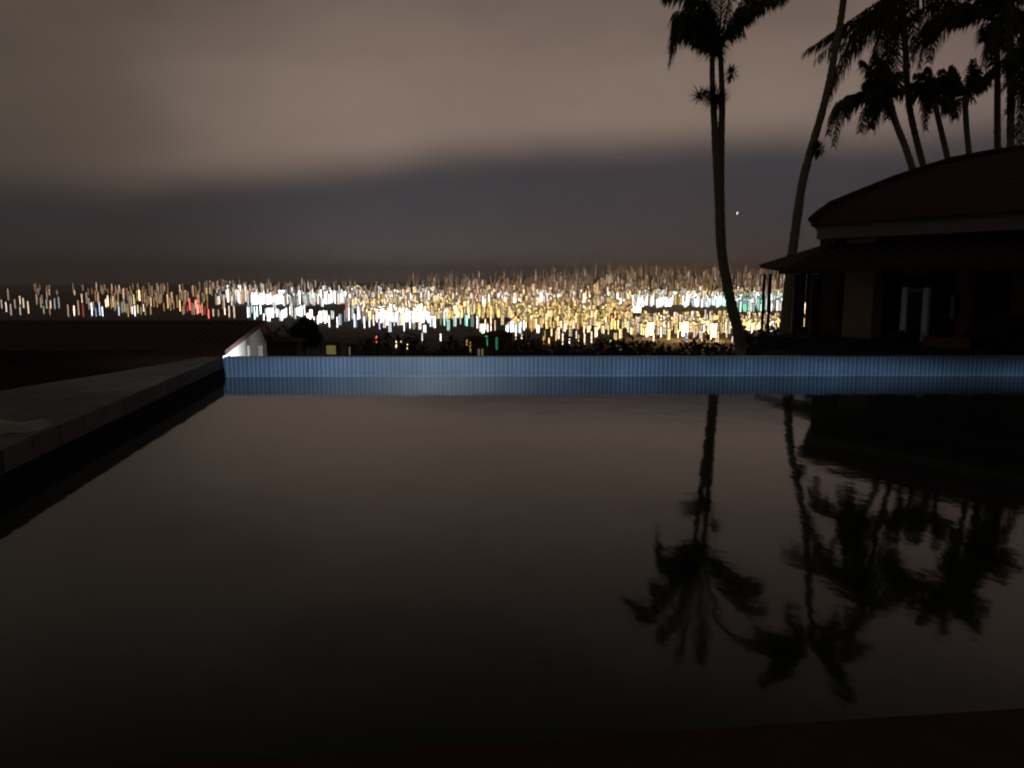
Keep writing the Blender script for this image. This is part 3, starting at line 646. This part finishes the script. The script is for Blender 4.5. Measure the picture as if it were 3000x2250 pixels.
# (x0,x1, y of base, jitter y, step x, columns, palette, levels, individually?, label, height)
BANDS = [
 # left scattered lights
 (0, 60, 918, 18, 22, 1, 'wp', (1, 2), 1, 'slim dim building at the far left of the city lights', (26, 34)),
 (105, 170, 900, 10, 22, 3, 'wwcp', (1, 2), 1, 'building with streaks of white light near the far left', (30, 36)),
 (195, 245, 928, 4, 24, 2, 'bpr', (1, 2), 1, 'building with bluish and pink lights above the dark left roof', (30, 34)),
 (265, 312, 926, 3, 18, 3, 'bcb', (2,), 1, 'building lit bluish white above the dark left roof', (32, 36)),
 (305, 400, 905, 14, 16, 2, 'ypa', (1, 2), 1, 'small building with yellow and pink lights left of the amber blocks', (26, 36)),
 (345, 420, 926, 8, 16, 1, 'byp', (1, 2), 1, 'slim building with pale lights just over the left roof ridge', (26, 32)),
 (400, 412, 885, 2, 12, 1, 'y', (3,), 1, 'slim building with a single bright yellow light standing high', (32, 34)),
 (438, 470, 903, 5, 16, 3, 'ya', (2, 3), 1, 'broad building with bright amber light streaks', (38, 44)),
 (478, 520, 908, 5, 16, 2, 'yao', (2,), 1, 'narrow building with amber light streaks left of the red lights', (32, 38)),
 (525, 590, 918, 10, 16, 2, 'ror', (1, 2), 1, 'building with red and orange lights', (30, 38)),
 (560, 700, 930, 8, 26, 1, 'rpp', (1, 2), 1, 'slim building with reddish light above the roof ridge', (28, 34)),
 (665, 725, 886, 6, 13, 2, 'ppw', (1, 2), 1, 'building with pinkish lights left of the white halls', (34, 40)),
 # white floodlit row
 (737, 836, 893, 1, 18, 3, 'w', (3,), 1, 'floodlit white hall in the long bright row', (32, 34)),
 (845, 1020, 892, 3, 13, 2, 'wwcp', (2, 3), 1, 'bright white building right of the floodlit row', (30, 36)),
 (725, 900, 932, 12, 11, 2, 'wcccww', (2, 3), 1, 'white lit building below the floodlit row', (30, 38)),
 (900, 960, 950, 6, 11, 2, 'ccw', (3,), 1, 'cluster building with blazing cool white light streaks', (30, 36)),
 (960, 1090, 950, 14, 14, 2, 'cbww', (1, 2), 1, 'building with cool and bluish lights on the near side', (30, 38)),
 (1010, 1018, 938, 4, 10, 1, 'r', (2,), 1, 'slim building with a tall red light', (60, 66)),
 (1113, 1260, 948, 8, 13, 2, 'wwyw', (3,), 1, 'blazing white building in the central cluster', (34, 42)),
 (1060, 1290, 968, 12, 19, 2, 'wcpb', (1, 2), 1, 'building with pale light streaks under the central cluster', (28, 36)),
 (1290, 1500, 965, 14, 22, 2, 'yptw', (1, 1, 2), 1, 'building with mixed yellow and pale light streaks right of the centre', (30, 38)),
 (1400, 1440, 975, 5, 14, 2, 'wp', (2, 3), 1, 'bright pinkish white building near the green light', (30, 34)),
 (1480, 1540, 975, 5, 16, 2, 'cb', (2, 3), 1, 'blue white building on the near edge of the city', (30, 34)),
 (1550, 1900, 985, 12, 24, 2, 'ywpy', (1, 2), 1, 'building with yellow light streaks on the near edge of the city', (28, 36)),
 (1880, 2150, 998, 12, 30, 2, 'ywpb', (1, 2, 2), 1, 'building with mixed light streaks between the orange floodlights', (30, 36)),
 (2165, 2300, 972, 8, 13, 2, 'yyw', (2, 2, 3), 1, 'yellow streaked building between the twin palm and the porch', (26, 34)),
 # sparse ones in the dark slope, near
 (1100, 1110, 1006, 2, 12, 1, 'r', (2,), 1, 'little building with one red light on the dark slope', (24, 26)),
 (1155, 1180, 1018, 4, 16, 1, 'pw', (1, 2), 1, 'little building with one pale light on the dark slope under the central cluster', (24, 30)),
 (1190, 1200, 1034, 2, 12, 1, 'y', (2,), 1, 'little building with one yellow light just over the pool wall', (26, 30)),
 (1232, 1244, 1002, 2, 12, 1, 'c', (2,), 1, 'little building with one cool white light on the dark slope', (26, 30)),
 (1286, 1292, 998, 2, 12, 1, 'w', (2,), 1, 'little building with one white light on the dark slope', (26, 30)),
 (1500, 1535, 1000, 5, 26, 1, 'pc', (2,), 1, 'little building with one light right of the green window', (26, 30)),
 (1580, 1740, 1008, 8, 26, 1, 'aapw', (2,), 1, 'little building with amber light on the brown slope', (28, 38)),
 (1784, 1790, 1010, 1, 12, 1, 'g', (2,), 1, 'little building with one green light on the brown slope', (24, 28)),
]
for (x0, x1, y, jy, st, n, pal, lvs, ind, lb, hh) in BANDS:
    if x1 <= 725: n = 1; st *= .75; lvs = (0,) + tuple(lvs)
    st *= .78; x = x0 + st / 2
    if x >= x1: x = (x0 + x1) / 2; x1 = x + 1
    while x <= x1:
        place(x + rnd.uniform(-.2, .2) * st, y + rnd.uniform(-jy, jy), n if n == 1 or 'hall' in lb else rnd.randint(1, n), lb, lb.replace('building', 'buildings', 1), pal, lvs, ind, h=hh, w_per=4.6 if 'hall' in lb else 4.8, cw=4 if 'hall' in lb else 1.7); x += st
n_ind = GEN[0]
ORD = 'first second third fourth fifth sixth seventh eighth ninth tenth eleventh twelfth thirteenth fourteenth fifteenth sixteenth seventeenth eighteenth nineteenth twentieth'.split()
for lb, lst in IND.items():
    lst.sort(key=lambda q: q[0])
    for i, (_, o) in enumerate(lst):
        if len(lst) > 1:
            o['label'] = lb + (', leftmost' if i == 0 else ', rightmost' if i == len(lst) - 1 else ', %s from the left' % (ORD[i] if i < 20 else '%dth' % (i + 1)))
        elif 'group' in o: del o['group']
# bright special things
def block(px, py, wpx, hpx, key, label, name='floodlit_building', power=0, col=None):
    b0_ = hit(px, py + hpx / 2); mb = MB(); r = math.hypot(b0_.x, b0_.y); k = r / F0
    tower(mb, b0_, wpx, hpx, [key] * 4, rnd, wpx / 4, b0_); o = mb.build(name, MATS); o.location = b0_; tag(o, label, 'building')
block(1161, 862, 24, 32, ('w', 3), 'small very bright white building standing above the city row')
block(1866, 905, 22, 22, ('p', 3), 'small pinkish white bright building at the left end of the dark strip')
for i, (px, py) in enumerate([(1905, 965), (2006, 968), (2090, 970)]):
    block(px, py, 17, 40, ('y', 3), ['orange floodlit tower, first of three above the dark slope', 'orange floodlit tower, middle of three above the dark slope', 'orange floodlit tower beside the twin palm trunk'][i])
    g_ = hit(px, py + 24); ld = bpy.data.lights.new('floodlight_glow', 'POINT'); lo = bpy.data.objects.new('floodlight_glow', ld); COL.objects.link(lo)
    lo.location = g_ + Vector((-g_.x * .03, -g_.y * .03, 14)); ld.energy = 90000; ld.color = (1, .55, .2); ld.shadow_soft_size = 3
# the mass of the city: one object
def fill(x0, x1, y0, y1, count, pal, lvs, n=(1, 2), h=(26, 34)):
    for _ in range(int(count * 2.1)):
        place(rnd.uniform(x0, x1), rnd.uniform(y0, y1), rnd.randint(*n), '', '', pal, lvs, 0, h=h)
fill(640, 1050, 868, 900, 60, 'pwwc', (0, 1, 2), (1, 2))
fill(1020, 1300, 872, 905, 110, 'ppyww', (1, 1, 2), (1, 2))
fill(1050, 1350, 905, 940, 110, 'ypyw', (1, 2), (1, 2))
fill(1100, 1260, 925, 948, 40, 'w', (3,), (1, 2))
fill(1300, 1900, 866, 902, 230, 'ppoyp', (0, 1, 1, 2), (1, 2))
fill(1400, 1900, 884, 900, 60, 'wwc', (2, 3), (1, 2), (20, 30))
fill(1250, 1850, 908, 935, 210, 'yyypa', (1, 1, 2), (1, 2))
fill(1500, 1850, 935, 968, 130, 'yyypa', (1, 1, 2), (1, 2))
fill(1850, 2300, 872, 896, 130, 'yypw', (1, 1, 2), (1, 2))
fill(1860, 2140, 884, 902, 60, 'wwwct', (2, 3), (1, 2), (20, 30))
fill(2150, 2300, 890, 915, 60, 'tccwwg', (1, 2), (1, 2))
fill(1850, 2140, 940, 985, 110, 'yyypw', (1, 1, 2), (1, 2))
fill(2160, 2300, 950, 972, 50, 'yyp', (1, 2), (1, 2))
fill(1350, 2300, 838, 868, 190, 'opop', (0, 0, 1), (1, 1))
fill(1600, 2300, 805, 842, 110, 'opop', (0, 0, 1), (1, 1))
fill(1200, 1700, 825, 850, 50, 'op', (0, 0, 1), (1, 1))
fill(280, 640, 862, 905, 34, 'oopp', (0, 0, 1), (1, 1))
fill(60, 640, 848, 866, 20, 'oopp', (0, 0, 0, 1), (1, 1), (14, 24))  # dim far lights added to brighten the dark strip below the sky
fill(600, 1350, 842, 866, 110, 'oppw', (0, 0, 1), (1, 1), (14, 26))  # more dim lights added along that dark strip
fill(0, 700, 880, 925, 20, 'oppyw', (0, 0, 1, 1), (1, 1), (22, 32))
fill(2340, 2395, 900, 970, 10, 'wpy', (1, 2), (1, 1))
o = many.build('city_skyline', MATS); tag(o, 'dense mass of distant lit buildings spreading to the hills', 'city', kind='stuff')

# aircraft with its landing light on
ac = at(2155, 626, 2400); air = empty('aircraft', ac, 'small aircraft with a white light in the dark sky right of the twin palm', 'aircraft')
mb = MB(); mb.tube([ac + Vector((0, -14, -1)), ac + Vector((0, -11, 0)), ac + Vector((0, 8, 0)), ac + Vector((0, 16, 1.5))], [.3, 1.8, 1.8, .4], 10)
fu = mb.build('fuselage', m_white, air, True)
mb = MB(); mb.face([ac + Vector(v) for v in ((-15, 4, 0), (-15, 6, 0), (0, 1, .2), (15, 6, 0), (15, 4, 0), (0, -4, .2))]); mb.face([ac + Vector(v) for v in ((0, 12, 1), (0, 15, 5), (0, 16.5, 5), (0, 16, 1))]); mb.build('wing', m_white, air)
mb = MB(); mb.tube([ac + Vector((0, -15, -3.4)), ac + Vector((.8, -15, -1)), ac + Vector((1.6, -15, 4.5))], [.7, 1.6, .7], 8); mb.build('landing_streak', emis('landing_streak', (1, .97, .95), 3.0), air)  # glowing tube bent tall to imitate a streak of light
print('individual buildings', n_ind, 'faces in city', len(many.f))

# ------------------------------------------------------------------ hazy air over the city
mb = MB(); mb.box((0, 0, 45), (26000, 26000, 310))
m_hz = bpy.data.materials.new('haze'); m_hz.use_nodes = True; t = m_hz.node_tree; t.nodes.clear()
o_ = t.nodes.new('ShaderNodeOutputMaterial'); v_ = t.nodes.new('ShaderNodeVolumePrincipled'); t.links.new(v_.outputs[0], o_.inputs['Volume'])
v_.inputs['Color'].default_value = (.95, .92, .9, 1); v_.inputs['Density'].default_value = 1.8e-4
hz = mb.build('haze', m_hz); hz['kind'] = 'stuff'
